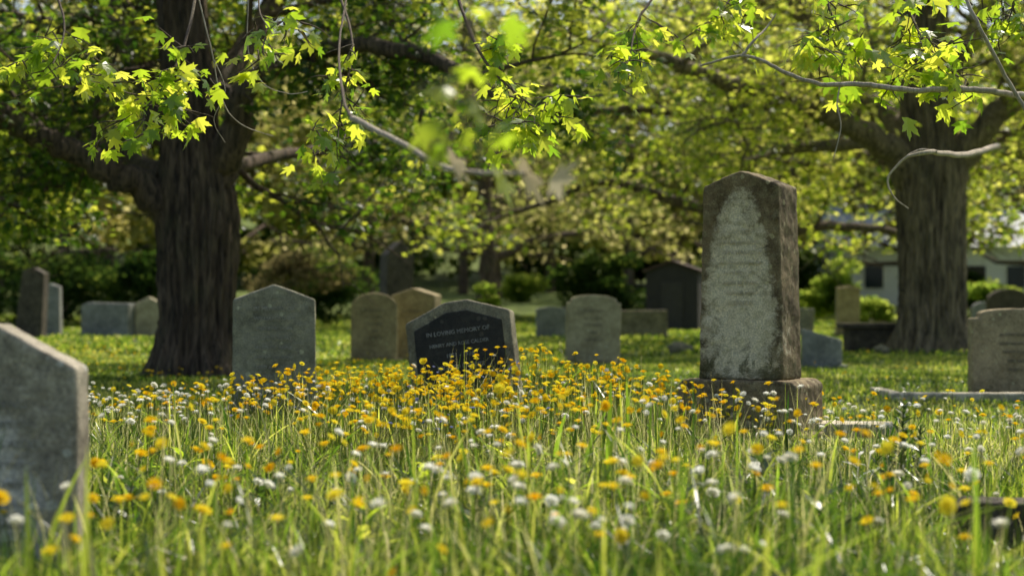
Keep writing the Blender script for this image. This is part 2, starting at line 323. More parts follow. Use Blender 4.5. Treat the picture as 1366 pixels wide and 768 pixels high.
# ------------------------------------------------------------ leaves templates
def fan(half,droop=.25,fold=.2):
    pts=[(math.radians(a),r) for a,r in half]; full=pts+[(-a,r) for a,r in reversed(pts) if 0<a<math.pi-.01]
    V=[(0,.3,0)]
    for a,r in full:
        x=r*math.sin(a)*.62; y=.3+r*math.cos(a)*.62; V.append((x,y,-fold*abs(x)-droop*(y*y)*.5))
    n=len(full); return V,[(0,1+(i+1)%n,1+i) for i in range(n)]
MAPLE=fan([(0,1.0),(8,.74),(15,.72),(20,.5),(27,.42),(34,.62),(42,.72),(50,.97),(58,.7),(66,.68),(74,.45),(84,.36),(95,.5),(107,.66),(122,.42),(145,.32),(180,.3)])
STAR=fan([(0,1.0),(26,.42),(50,.92),(80,.38),(108,.62),(180,.3)])
QUAD=([(0,0,0),(.4,.45,-.08),(0,1,-.02),(-.4,.5,-.08)],[(0,1,2,3)])
# ------------------------------------------------------------ tubes / trees
class Tree:
    def __init__(s,name,mat,leafmat): s.e=empty(name); s.V=[];s.L=[];s.S=[];s.off=0; s.anch=[]; s.mat=mat; s.lm=leafmat
    def tube(s,pts,rad,k=8,ridge=0,flare=False):
        pts=[Vector(p) for p in pts]; n=len(pts); ref=Vector((0.13,1,0.07))
        for i,p in enumerate(pts):
            d=(pts[min(n-1,i+1)]-pts[max(0,i-1)]).normalized(); u=d.cross(ref)
            if u.length<.1: u=d.cross(Vector((1,0,0)))
            u.normalize(); v=d.cross(u)
            for j in range(k):
                a=2*math.pi*j/k; dv=u*math.cos(a)+v*math.sin(a); r=rad[i]
                if ridge:
                    wob=noise.noise(Vector((dv.x*2,dv.y*2,p.z*1.1+3)))*.5
                    nn=noise.noise(Vector((dv.x*7+wob,dv.y*7+wob,p.z*.55)))+.5*noise.noise(Vector((dv.x*16,dv.y*16,p.z*1.5+7)))
                    r*=1+ridge*(-abs(nn)*2.4+.4)+.06*noise.noise(Vector((dv.x*1.2,dv.y*1.2,p.z*.8)))
                    if flare:
                        fl=max(0,1-p.z/.9)**2; r*=1+fl*(.2+.22*math.cos(a*5+1))
                s.V.append(tuple(p+dv*r))
        for i in range(n-1):
            for j in range(k):
                b=s.off+i*k; s.L+= [b+j,b+(j+1)%k,b+k+(j+1)%k,b+k+j]; s.S.append(4)
        s.off+=n*k
    def grow(s,p,d,L,r,lvl,maxl,up=0.0,leafy=True):
        n=5 if lvl<maxl else 4; pts=[Vector(p)]; d=Vector(d).normalized(); rad=[r]
        for i in range(n):
            d=(d+Vector((random.gauss(0,.2),random.gauss(0,.2),random.gauss(0,.16)+up))).normalized(); pts.append(pts[-1]+d*L/n); rad.append(r*(1-.75*(i+1)/n))
        s.tube(pts,rad,6 if lvl<2 else 4)
        if lvl<maxl:
            nc=5 if lvl==1 else 4
            for c in range(nc):
                t=.2+.8*(c+random.random())/nc; i=min(n-1,int(t*n)); q=pts[i].lerp(pts[i+1],t*n-i)
                ax=Vector((random.gauss(0,1),random.gauss(0,1),random.gauss(0,.6))).normalized()
                s.grow(q,(d*.6+ax).normalized(),L*random.uniform(.45,.65),max(.006,r*.45),lvl+1,maxl,up-.03)
        if leafy and lvl>=maxl-1:
            dens=random.random()**1.5
            for i in range(1,n+1): s.anch.append((*pts[i],dens))
            for i in range(n): s.anch.append((*pts[i].lerp(pts[i+1],.5),dens))
    def limb(s,pts,rad,kids,klen,maxl=3,k=14,ridge=.05,sub=5,t0=.25,up=.02):
        P_=[Vector(p) for p in pts]; out=[];rr=[]
        for i in range(len(P_)-1):
            a=P_[max(0,i-1)];b=P_[i];c=P_[i+1];d=P_[min(len(P_)-1,i+2)]
            for j in range(sub):
                t=j/sub; out.append(.5*((2*b)+(c-a)*t+(2*a-5*b+4*c-d)*t*t+(3*b-a-3*c+d)*t**3)); rr.append(rad[i]*(1-t)+rad[i+1]*t)
        out.append(P_[-1]); rr.append(rad[-1])
        for i in range(1,len(out)-1):
            out[i]=out[i]+Vector([random.gauss(0,rr[i]*.16) for _ in range(3)])
        s.tube(out,rr,k,ridge)
        for c in range(kids):
            t=t0+(1-t0)*(c+random.random())/kids; i=min(len(out)-2,int(t*(len(out)-1))); q=out[i]
            ax=Vector((random.gauss(0,1),random.gauss(0,1),random.gauss(.15,.6))).normalized()
            dd=(out[i+1]-out[i]).normalized()
            s.grow(q,(dd*.5+ax),klen*random.uniform(.7,1.2),min(rr[i]*.5,.06),1,maxl,up)
        return out
    def finish(s,nl,size,spread,tm=STAR,tw='branches',clear=None,zmin=1.9,bright=0):
        mesh_from(tw,s.V,s.L,s.S,s.mat,smooth=True,parent=s.e)
        A=np.array(s.anch); w_=A[:,3]+.05; A=A[:,:3]
        idx=rng.choice(len(A),nl,p=w_/w_.sum()); pos=A[idx]+rng.normal(0,spread,(nl,3))
        keep=pos[:,2]>zmin
        if clear:
            cx,cy,rc,zc=clear; keep&=~((np.hypot(pos[:,0]-cx,(pos[:,1]-cy)*.6)<rc)&(pos[:,1]<cy+.5)&(pos[:,2]<zc))
        pos=pos[keep]; nl=len(pos)
        rv=np.clip(.46+bright+.38*wave(pos[:,0],pos[:,2]*1.3+pos[:,1],.8)+rng.normal(0,.25,nl),0,1)
        R=rotm(rng.random(nl)*6.28,rng.normal(-.5,.65,nl),rng.normal(0,.5,nl))
        scatter('foliage',tm,pos,R,size*(.6+.7*rng.random(nl)),s.lm,rv,parent=s.e)
D=22.8
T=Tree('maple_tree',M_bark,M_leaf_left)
def trunk(T,tr,D,K=110):
    tp=[];rd=[];u=D/F
    for i in range(len(tr)-1):
        for j in range(9):
            t=j/9; a=tr[i];b=tr[i+1]; q=[a[c]*(1-t)+b[c]*t for c in range(3)]; tp.append(tuple(P(q[0],q[1],D))); rd.append(q[2]*u)
    T.tube(tp,rd,K,.16,True)
trunk(T,[(262,510,56),(262,496,54),(262,470,52),(263,420,50),(264,350,52),(263,300,54),(261,262,52),(258,220,44),(254,170,38),(250,110,36),(246,50,33),(240,-20,30),(236,-120,26),(246,-260,18),(240,-420,10)],D)
def LP(l,d0): return [tuple(P(a,b,d0+c)) for a,b,c,_ in l],[q[3]*(d0)/F for q in l]
def over(pts,r): return pts,[r*(1-.8*i/(len(pts)-1)) for i in range(len(pts))]
for l,kids,kl in [
  ([(245,285,0,30),(185,252,-.3,21),(120,215,-.6,17),(50,178,-1,15),(-20,140,-1.5,13),(-140,90,-2.2,10),(-300,40,-3,5)],10,2.4),
  ([(285,240,0,28),(310,180,-.2,22),(333,115,-.4,16),(390,76,-.8,12),(470,62,-1.2,11),(560,72,-1.6,10),(630,105,-2,8),(690,150,-2.4,4)],7,1.5),
  ([(235,200,0,24),(200,120,.5,19),(165,40,1,16),(140,-30,1.4,14),(80,-160,2,10),(20,-260,2.4,5)],10,2.4),
  ([(280,130,0,18),(330,60,.8,15),(375,-10,1.6,13),(450,-120,2.4,10),(560,-220,3,5)],8,2.2),
  ([(220,235,0,14),(150,200,1.5,11),(60,190,3,9),(-40,150,4,5)],12,2.4),
  ([(235,60,1,13),(150,20,2.5,10),(60,30,4,8),(-40,0,5,5)],11,2.4),
  ([(200,230,1,12),(120,230,2.5,9),(40,250,4,7),(-60,240,5,5)],10,2.2),
  ([(285,240,0,13),(340,215,1.8,10),(420,200,3.5,8),(500,190,5,5)],8,2.0)]:
    p_,r_=LP(l,D); T.limb(p_,r_,kids,kl,3)
T.finish(31000,.155,.16,clear=(PX(262,D),D,1.0,4.3),zmin=1.9)
def shade_overhang(Tr,starts,nl,size,mat):  # unseen limbs above the frame, added to cast dappled shade on the ground
    B=Tree('tmp',Tr.mat,mat); bpy.data.objects.remove(B.e); B.e=Tr.e
    for pts,r in starts:
        p_,r_=over(pts,r); B.limb(p_,r_,9,2.4,3,k=10,t0=.3,up=.04)
    B.finish(nl,size,.2,tw='added_shade_limbs',zmin=4.6)
shade_overhang(T,[([(-4.2,22.8,6.5),(-3,21,7.4),(-1,19.5,7.8),(1.2,19,7.8)],.14),([(-4.2,22.8,6),(-5,20,7),(-5,17.5,7.4),(-4.6,15.5,7.2)],.14),([(-4.2,22.8,7),(-2,23,8.4),(.5,23.5,9),(2.4,24,9)],.14)],5600,.18,M_leaf_left)
D=32.5
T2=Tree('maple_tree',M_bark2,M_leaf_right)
trunk(T2,[(1245,478,48),(1245,466,47),(1245,445,45),(1244,400,44),(1243,340,44),(1243,280,45),(1243,235,46),(1240,190,38),(1236,120,34),(1232,40,32),(1236,-60,28),(1240,-200,18),(1245,-300,9)],D)
for l,kids,kl in [
  ([(1215,235,0,24),(1180,195,-.4,18),(1120,160,-.8,14),(1050,132,-1.2,12),(970,108,-1.6,10),(890,80,-2,8),(800,60,-2.4,4)],9,2.6),
  ([(1265,240,0,24),(1305,180,-.3,19),(1350,135,-.6,16),(1420,80,-1,13),(1520,20,-1.5,7)],6,2.6),
  ([(1225,200,0,18),(1170,140,1,13),(1110,70,2,11),(1060,0,2.5,9),(1000,-90,3,5)],8,3),
  ([(1250,130,0,18),(1290,60,.6,14),(1330,-10,1.2,12),(1400,-120,2,7)],7,3),
  ([(1225,215,0,12),(1150,190,2,10),(1060,200,3.5,8),(980,220,4.5,4)],8,2.6),
  ([(1262,215,0,12),(1320,200,2,10),(1390,210,3,6)],7,2.4)]:
    p_,r_=LP(l,D); T2.limb(p_,r_,kids,kl,3)
T2.finish(19000,.17,.22,clear=(PX(1243,D),D,1.6,5.0),zmin=2.4,bright=.04)
shade_overhang(T2,[([(8,32.5,8),(7.6,28,9),(7.5,24.5,8.8),(7.2,21.5,8)],.18),([(8,32.5,8.5),(5.5,29,9.6),(4,26,9.4),(3,23,8.8)],.18),([(8,32.5,7.5),(10,28,8.6),(11,24,8.4),(10.5,21,7.8)],.18)],6500,.19,M_leaf_right)
for (px,D,rp,nl,lm) in [(1000,43,18,14000,M_leaf_right),(650,58,12,13000,M_leaf_far)]:
    T3=Tree('maple_tree',M_bark,lm); x0=PX(px,D)
    hgt=10
    T3.limb([(x0,D,-.1),(x0+.05,D,2),(x0-.1,D,4.5),(x0+.1,D,8),(x0,D,hgt)],[rp*D/F*1.15,rp*D/F,rp*D/F*.85,rp*D/F*.5,.05],4,2.5,3,k=20)
    for q in range(10):
        a=q*2.4+.4; h=2.3+q*.7; Lb=6.5-.25*q
        pts=[(x0,D,h)]+[(x0+math.cos(a)*Lb*t,D+math.sin(a)*Lb*t,h+Lb*(.42*t-.38*t*t)+random.gauss(0,.15)) for t in (.3,.6,.85,1.1)]
        T3.limb(pts,[.17,.14,.10,.07,.03],6,2.6,3,k=8)
    T3.finish(nl,.22,.25,zmin=2.3)
# ------------------------------------------------------------ overhanging boughs near the camera
def bough(T,paths,nleaf,size,twigs=5,tl=.35,mat=M_leaf_near,spread=.045,wood=M_twig,name='overhanging_bough',tfrac=.0):
    B=Tree('tmp',wood,mat); bpy.data.objects.remove(B.e)
    for pts,r0 in paths:
        n=len(pts); rad=[r0*(1-.85*(i/(n-1))**.6) for i in range(n)]
        out=B.limb(pts,rad,0,1,k=6,ridge=0,sub=5)
        m=len(out)
        for c in range(twigs):
            t=tfrac+(1-tfrac)*(c+random.random())/twigs; i=min(m-2,int(t*(m-1))); q=out[i]
            ax=Vector((random.gauss(0,1),random.gauss(0,.8),random.gauss(-.25,.5))).normalized(); dd=(out[i+1]-out[i]).normalized()
            B.grow(q,(dd*.7+ax),tl*random.uniform(.7,1.3),max(.0025,r0*.13),2,3,-.03)
    mesh_from(name+'_twigs',B.V,B.L,B.S,wood,smooth=True,parent=T.e)
    if nleaf and B.anch:
        A=np.array(B.anch); w_=A[:,3]+.1; idx=rng.choice(len(A),nleaf,p=w_/w_.sum()); pos=A[idx][:,:3]+rng.normal(0,spread,(nleaf,3))
        R=rotm(rng.random(nleaf)*6.28,rng.normal(-.9,.5,nleaf),rng.normal(0,.5,nleaf))
        scatter(name+'_leaves',MAPLE,pos,R,size*(.5+.6*rng.random(nleaf)),mat,parent=T.e)
Lt=lambda z:(-4.2,22.8,z)
def path(start,mid,pts): return [start]+mid+[tuple(P(*q)) for q in pts]
bough(T,[(path(Lt(6.5),[(-4.6,17,6.2)],[(20,-130,13),(70,-20,12),(85,40,11.6),(70,85,11.3)]),.03)],75,.17,7,.34,tfrac=.78)
bough(T,[(path(Lt(6.8),[(-3.4,17,6.4)],[(265,-140,12.5),(262,-20,11.6),(245,60,11),(215,120,10.7),(185,150,10.5)]),.03)],130,.16,11,.34,tfrac=.66)
bough(T,[(path(Lt(7.5),[(-2,18,6.8)],[(560,-200,13.5),(600,-40,12),(640,70,11.2),(690,125,10.9),(725,150,10.7)]),.03)],150,.16,11,.32,tfrac=.68)
bough(T,[(path(Lt(7.3),[(-2.5,18,6.6)],[(420,-160,13),(450,-20,12),(470,60,11.3),(455,140,11),(450,190,10.8)]),.025)],100,.14,10,.3,tfrac=.66)
bough(T,[(path(Lt(7),[(-3,18,6.4)],[(360,-160,12),(350,-50,10),(345,10,9.4),(360,40,9)]),.02)],35,.15,5,.26,tfrac=.8)
Rt=lambda z:(8.0,32.5,z)
bough(T2,[(path(Rt(9),[(7,22,7.6)],[(1180,-200,14),(1200,-40,11.5),(1225,40,10.8),(1260,85,10.4)]),.03)],120,.18,12,.36,tfrac=.7)
bough(T2,[(path(Rt(9.5),[(5.5,22,7.6)],[(1090,-160,14),(1100,-40,11.5),(1110,20,11),(1150,90,10.6)]),.03)],80,.17,9,.3,tfrac=.74)
bough(T2,[(path(Rt(9.5),[(4.5,22,7.8)],[(860,-200,14),(880,-40,12.5),(850,30,12),(840,80,11.6)]),.03)],85,.16,9,.34,tfrac=.7)
bough(T2,[(path(Rt(9.2),[(5,24,7.8)],[(990,-200,15),(985,-40,13),(960,20,12.5)]),.03)],60,.16,7,.34,tfrac=.76)
bough(T2,[(path(Rt(9.2),[(9,22,7.4)],[(1370,-160,12),(1365,-40,11),(1345,30,10.8)]),.03)],40,.16,6,.28,tfrac=.78)
def bare(T,paths,name='dead_branch',mat=None):
    mat=mat or M_pale
    B=Tree('tmp',mat,None); bpy.data.objects.remove(B.e)
    for pts,r0,r1 in paths:
        n=len(pts); B.limb(pts,[r0+(r1-r0)*i/(n-1) for i in range(n)],0,1,k=7,ridge=0,sub=6)
    mesh_from(name,B.V,B.L,B.S,mat,smooth=True,parent=T.e)
bare(T2,[(path(Rt(7.5),[(7.5,22,5.0)],[(1520,60,14),(1420,122,11),(1340,124,10.4),(1290,118,10.2),(1215,120,10),(1150,112,10),(1095,112,10),(1050,98,10),(1020,82,10),(992,74,10),(960,80,10),(934,88,10)]),.027,.006),
 ([tuple(P(*q)) for q in [(990,75,10),(1008,52,10),(1022,38,10.1),(1036,18,10.1)]],.010,.004),
 ([tuple(P(*q)) for q in [(1270,-60,10.5),(1295,10,10.2),(1320,60,10.2),(1352,120,10.3),(1372,150,10.3)]],.011,.013),
 ([tuple(P(*q)) for q in [(1121,114,10),(1117,140,10),(1122,170,10),(1112,212,10)]],.005,.003),
 ([tuple(P(*q)) for q in [(1250,203,12),(1228,200,12),(1205,213,12),(1185,238,12),(1192,262,12),(1212,278,12)]],.013,.004),
 ([tuple(P(*q)) for q in [(1212,208,12),(1245,203,12),(1290,206,14),(1330,195,20),(1290,210,31.8)]],.011,.04)])
bare(T,[([tuple(P(*q)) for q in [(470,158,7.4),(530,188,6.6),(590,222,5.8),(645,230,5.3),(700,232,4.9)]],.0135,.006),
 ([tuple(P(*q)) for q in [(250,-60,11),(280,60,11),(295,130,11),(320,165,11),(365,182,11)]],.005,.003),
 ([tuple(P(*q)) for q in [(285,80,11),(300,120,11),(285,160,11),(300,190,11)]],.004,.002),
 ([tuple(P(*q)) for q in [(335,-60,11),(330,60,11),(350,110,11),(385,125,11),(410,122,11)]],.004,.003)])
bare(T,[([(-1.6,14,4.6)]+[tuple(P(*q)) for q in [(462,-60,11),(452,60,9.4),(458,130,8),(470,158,7.4)]],.006,.008)],'thin_twig',M_twig)
def leaves_at(T,name,lst,mat):
    pos=np.array([P(a,b,c) for a,b,c,_,_,_ in lst]); R=rotm(np.array([q[4] for q in lst]),np.full(len(lst),1.1),np.array([q[3] for q in lst]))
    scatter(name,MAPLE,pos,R,np.array([q[5] for q in lst]),mat,parent=T.e)
leaves_at(T,'dry_leaves',[(600,222,5.4,-1.3,1.0,.16),(690,232,4.9,-1.6,1.0,.19),(730,238,4.8,-1.6,-1.05,.15)],M_dry)
leaves_at(T,'close_leaves',[(655,232,5.0,-1.9,1.0,.16)],M_leaf_near)
bough(T,[(path((-1.2,9,3.6),[(-.4,6.5,2.6)],[(640,-160,4.9),(632,-40,4.4),(625,60,4.2),(612,130,4.2),(606,190,4.2)]),.005)],20,.11,6,.13,tfrac=.6,name='close_bough')
# ------------------------------------------------------------ woodland backdrop
def crown(cx,cy,cz,rx,ry,rz,nc,cr,per):
    out=[]
    for c in range(nc):
        v=np.array([random.gauss(0,1) for _ in range(3)]); v/=np.linalg.norm(v); v*=random.random()**.4
        c0=np.array([cx,cy,cz])+v*np.array([rx,ry,rz]); r=cr*random.uniform(.6,1.3)
        d=rng.normal(0,1,(per,3)); d/=np.linalg.norm(d,axis=1)[:,None]; d*= (.45+.6*rng.random(per)**.6)[:,None]
        out.append(c0+d*np.array([r,r,r*.5]))
    return np.concatenate(out)
def mass(name,lst,size,mat,trunks=True,shift=0):
    e=empty(name); A=[];B=Tree('tmp',M_bark,None); bpy.data.objects.remove(B.e)
    for (px,D,w_,z0,z1,nc,cr,per) in lst:
        x=PX(px,D); g=float(gz(x,D)); A.append(crown(x,D,g+(z0+z1)/2,w_,w_*.6,(z1-z0)/2,nc,cr,per))
        if trunks:
            B.tube([(x,D,g-.3),(x+.1,D,g+z1*.4),(x,D,g+z1*.8)],[.3,.22,.08],8)
            for q in range(8):
                a=random.random()*6.28; h=g+z0+random.random()*(z1-z0)*.5; B.tube([(x,D,h),(x+math.cos(a)*w_*.5,D+math.sin(a)*w_*.5,h+random.uniform(0,1.5)),(x+math.cos(a)*w_,D+math.sin(a)*w_,h+random.uniform(-.5,2))],[.14,.09,.03],5)
    pos=np.concatenate(A); n=len(pos)
    rv=np.clip(.47+shift+.38*wave(pos[:,0]*.5,pos[:,2]*.8+pos[:,1]*.2,.7)+rng.normal(0,.22,n),0,1)
    if trunks: mesh_from('trunks',B.V,B.L,B.S,M_bark,smooth=True,parent=e)
    scatter('foliage',QUAD,pos,rotm(rng.random(n)*6.28,rng.normal(-.4,.8,n),rng.random(n)*1.2),size*(.5+.8*rng.random(n)),mat,rv,parent=e)
    return e
L=[]
for px in range(-260,1700,185): L.append((px+random.uniform(-30,30),random.uniform(68,78),4.8,2.2,13,25,1.5,190))
for px in range(-300,1750,150): L.append((px+random.uniform(-40,40),random.uniform(90,106),7,2.0,26,34,2.5,220))
mass('distant_trees',L,.42,M_leaf_far)
mass('distant_hill_woodland',[(px,random.uniform(112,140),9,-1,18,24,3.0,190) for px in range(-350,1800,120)],.8,M_bush,False)
def bush(name,px,D,wpx,ztop,mat,size=.16,nc=22,per=240,z0=.1):
    w_=wpx/2/F*D; return mass(name,[(px,D,w_*.8,z0,ztop*.92,nc,max(.3,w_*.35),per)],size,mat,False)
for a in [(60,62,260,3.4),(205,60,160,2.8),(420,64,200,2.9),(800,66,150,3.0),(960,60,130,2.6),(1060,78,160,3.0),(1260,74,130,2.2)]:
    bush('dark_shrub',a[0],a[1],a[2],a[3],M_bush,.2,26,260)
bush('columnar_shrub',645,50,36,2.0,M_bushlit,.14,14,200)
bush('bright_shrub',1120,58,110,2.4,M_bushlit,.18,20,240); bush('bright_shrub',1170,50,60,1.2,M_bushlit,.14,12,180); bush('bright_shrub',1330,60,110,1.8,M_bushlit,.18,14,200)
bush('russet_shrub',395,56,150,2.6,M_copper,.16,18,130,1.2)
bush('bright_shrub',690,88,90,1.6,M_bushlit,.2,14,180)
# ------------------------------------------------------------ headstones
def prism(name,prof,th,mat,parent=None,taper=0,bev=.012,rem=.0,dsp=.006,yoff=0):
    n=len(prof); V=[(x,-th/2+yoff,z) for x,z in prof]+[(x,th/2+yoff,z) for x,z in prof]
    fs=[tuple(range(n)),tuple(range(2*n-1,n-1,-1))]+[(i,n+i,n+(i+1)%n,(i+1)%n) for i in range(n)]
    me=bpy.data.meshes.new(name); me.from_pydata(V,[],fs); me.update()
    bm=bmesh.new(); bm.from_mesh(me); bmesh.ops.recalc_face_normals(bm,faces=bm.faces); bm.to_mesh(me); bm.free()
    me.materials.append(mat); ob=bpy.data.objects.new(name,me); COL.objects.link(ob)
    b=ob.modifiers.new('b','BEVEL'); b.width=bev; b.segments=2
    if rem:
        r=ob.modifiers.new('r','REMESH'); r.mode='VOXEL'; r.voxel_size=rem; r.use_smooth_shade=True
        tx=bpy.data.textures.get('wear') or bpy.data.textures.new('wear','CLOUDS'); tx.noise_scale=.09; tx.noise_depth=4
        d=ob.modifiers.new('d','DISPLACE'); d.texture=tx; d.strength=dsp*2; d.mid_level=.5; d.texture_coords='LOCAL'
    if parent: ob.parent=parent
    return ob
def arch(w,h,rise,n=10,sh=0):
    p=[(-w/2,0),(w/2,0),(w/2,h-rise)]
    if sh: p.append((w/2-sh,h-rise)); p.append((w/2-sh,h-rise+sh*.5))
    ww=w/2-sh; base=h-rise+(sh*.5 if sh else 0); rs=h-base
    for i in range(1,n):
        a=math.pi*i/n; p.append((ww*math.cos(a),base+rs*math.sin(a)))
    if sh: p.append((-w/2+sh,h-rise+sh*.5)); p.append((-w/2+sh,h-rise))
    p.append((-w/2,h-rise)); return p
def gable(w,h,rise,tap=0,off=0,flat_=0): return [(-w/2,0),(w/2,0),(w/2-tap,h-rise),(off+flat_,h),(off-flat_,h),(-w/2+tap,h-rise)] if flat_ else [(-w/2,0),(w/2,0),(w/2-tap,h-rise),(off,h),(-w/2+tap,h-rise)]
def text(parent,lines,y,z0,dz,size,mat,x=0):
    for i,(s_,k) in enumerate(lines):
        c=bpy.data.curves.new('inscription','FONT'); c.body=s_; c.size=size*k; c.align_x='CENTER'; c.extrude=.004; c.materials.append(mat); c.resolution_u=2
        o=bpy.data.objects.new('inscription',c); COL.objects.link(o); o.parent=parent; o.location=(x,y,z0-i*dz); o.rotation_euler=(math.radians(90),0,0)
def place(name,px,D,yaw=0,roll=0,pitch=0,sink=.03):
    x=PX(px,D); e=empty(name,(x,D,float(gz(x,D))-sink)); e.rotation_euler=(math.radians(pitch),math.radians(roll),math.radians(yaw)); return e
S_mon=stone('weathered_marble',(.22,.175,.115),(.055,.04,.026),(.34,.32,.22),face=(-.01,.66,.275,.74,(.80,.70,.50)),lichamt=.42)
S_monb=stone('weathered_plinth',(.30,.24,.16),(.075,.055,.036),(.42,.38,.27),lichamt=.5)
S_left=stone('grey_granite',(.37,.35,.32),(.10,.09,.075),(.52,.50,.45),face=(-.10,.28,.32,.45,(.66,.61,.54)),lichamt=.45)
S_A=stone('slate_grey',(.29,.29,.25),(.11,.11,.09),(.42,.42,.33),lichamt=.5)
S_dark=stone('polished_dark_granite',(.032,.030,.028),(.013,.013,.012),(.07,.068,.06),rough=.6,lichamt=.35,bump=.1)
S_rim=stone('rough_granite_rim',(.25,.24,.2),(.09,.085,.065),(.40,.38,.29),lichamt=.5)
S_tan=stone('tan_sandstone',(.40,.34,.24),(.18,.15,.1),(.48,.43,.31),lichamt=.45)
S_lg=stone('pale_stone',(.43,.40,.31),(.2,.18,.13),(.52,.49,.38),lichamt=.4)
S_bl=stone('bluegrey_stone',(.27,.29,.31),(.13,.14,.15),(.40,.40,.40),lichamt=.3)
S_dk=stone('dark_stone',(.09,.08,.07),(.035,.03,.028),(.16,.15,.12),lichamt=.4)  # very dark stone tone
S_wh=stone('white_slab',(.66,.62,.55),(.45,.42,.36),(.6,.58,.5),lichamt=.4)
I_a=flat('inscription_slate',(.36,.34,.28),var=.5,scale=12); I_p=flat('inscription_pale',(.30,.29,.26),var=.5,scale=12); I_t=flat('inscription_tan',(.20,.17,.12)); I_m=flat('inscription_marble',(.56,.49,.35),var=.3,scale=12)
e=place('tall_grave_monument',1001,12.4,yaw=-28)
prism('plinth',[(-.45,0),(.45,0),(.45,.40),(.41,.44),(-.41,.44),(-.45,.40)],.60,S_monb,e,rem=.012,dsp=.009)
prism('foot_slab',[(-.52,0),(.52,0),(.52,.07),(-.52,.07)],.70,S_monb,e,rem=.012,dsp=.006)
sh=prism('shaft',gable(.64,1.50,.11,.035),.42,S_mon,e,rem=.011,dsp=.009); sh.location=(0,.0,.44)
text(e,[('SACRED',1.0),('TO THE MEMORY OF',.7),('JOHN HARROW',1.0),('WHO DEPARTED THIS LIFE',.62),('14 MARCH 1871',.8),('AGED 63 YEARS',.8),('ALSO HIS WIFE',.7),('ELEANOR',1.0)],-.2110,1.48,.072,.046,I_m)
sl_=place('stone_ledger_slab',1135,12.4,yaw=-12,sink=0); prism('slab',[(-.30,0),(.30,0),(.30,.10),(-.30,.10)],.35,S_wh,sl_,rem=.012,dsp=.004)
e=place('granite_headstone',2,5.95,yaw=-3)
prism('stone',gable(.60,.955,.155,.012,0),.15,S_left,e,rem=.008,dsp=.006)
text(e,[('IN LOVING',.9),('MEMORY OF',.9),('THOMAS ALDER',1.0),('BORN 1842',.8),('DIED 1909',.8),('AND HIS SISTER',.7),('MARGARET',1.0),('AT REST',.8)],-.0755,.66,.068,.042,I_a,.02)
e=place('slate_headstone',366,14.7,yaw=6)
prism('stone',gable(.72,1.16,.13,.01),.11,S_A,e,rem=.011,dsp=.006)
prism('base',[(-.42,0),(.42,0),(.42,.11),(-.42,.11)],.26,S_rim,e,rem=.012)
text(e,[('IN MEMORY OF',.9),('WILLIAM ASHBY',.85),('DIED JUNE 3 1884',.7),('AGED 71 YEARS',.75),('ALSO OF ANNE',.8),('WIFE OF THE ABOVE',.65),('DIED APRIL 1890',.75),('THY WILL',.8),('BE DONE',.8)],-.0565,.93,.083,.056,I_a)
e=place('leaning_granite_headstone',628,13.9,yaw=-14,roll=-8,pitch=-6,sink=.02)
prism('stone',gable(.90,1.0,.13,.005,0,.10),.17,S_rim,e,rem=.012,dsp=.005)
prism('polished_panel',gable(.76,.91,.115,.005,0,.09),.03,S_dark,e,bev=.006,yoff=-.082)
text(e,[('IN LOVING MEMORY OF',.75),('HENRY AND ROSE CALDER',.62),('1851 - 1926',.75),('BELOVED PARENTS',.7),('REUNITED',.8)],-.0985,.73,.095,.066,I_p)
e=place('shouldered_headstone',1352,17.8,yaw=8)
prism('stone',arch(.96,.95,.10,10,.09),.14,S_tan,e,rem=.013,dsp=.006)
text(e,[('IN AFFECTIONATE',.8),('REMEMBRANCE OF',.8),('MARY ELLEN',1.0),('DIED 1877',.8),('AGED 36',.8)],-.0715,.66,.09,.055,I_t)
e=place('grave_kerb',1300,17.0); prism('kerb',[(-.85,0),(.85,0),(.85,.12),(-.85,.12)],.14,S_wh,e,rem=.015,dsp=.004)
prism('side_kerb',[(-.06,0),(.06,0),(.06,.118),(-.06,.118)],1.0,S_wh,e,yoff=.575).location=(-.76,0,0)
e=place('small_grave_block',1350,7.1,yaw=-10); prism('block',[(-.23,0),(.23,0),(.23,.19),(.20,.22),(-.20,.22),(-.23,.19)],.22,S_dk,e,rem=.009,dsp=.006)
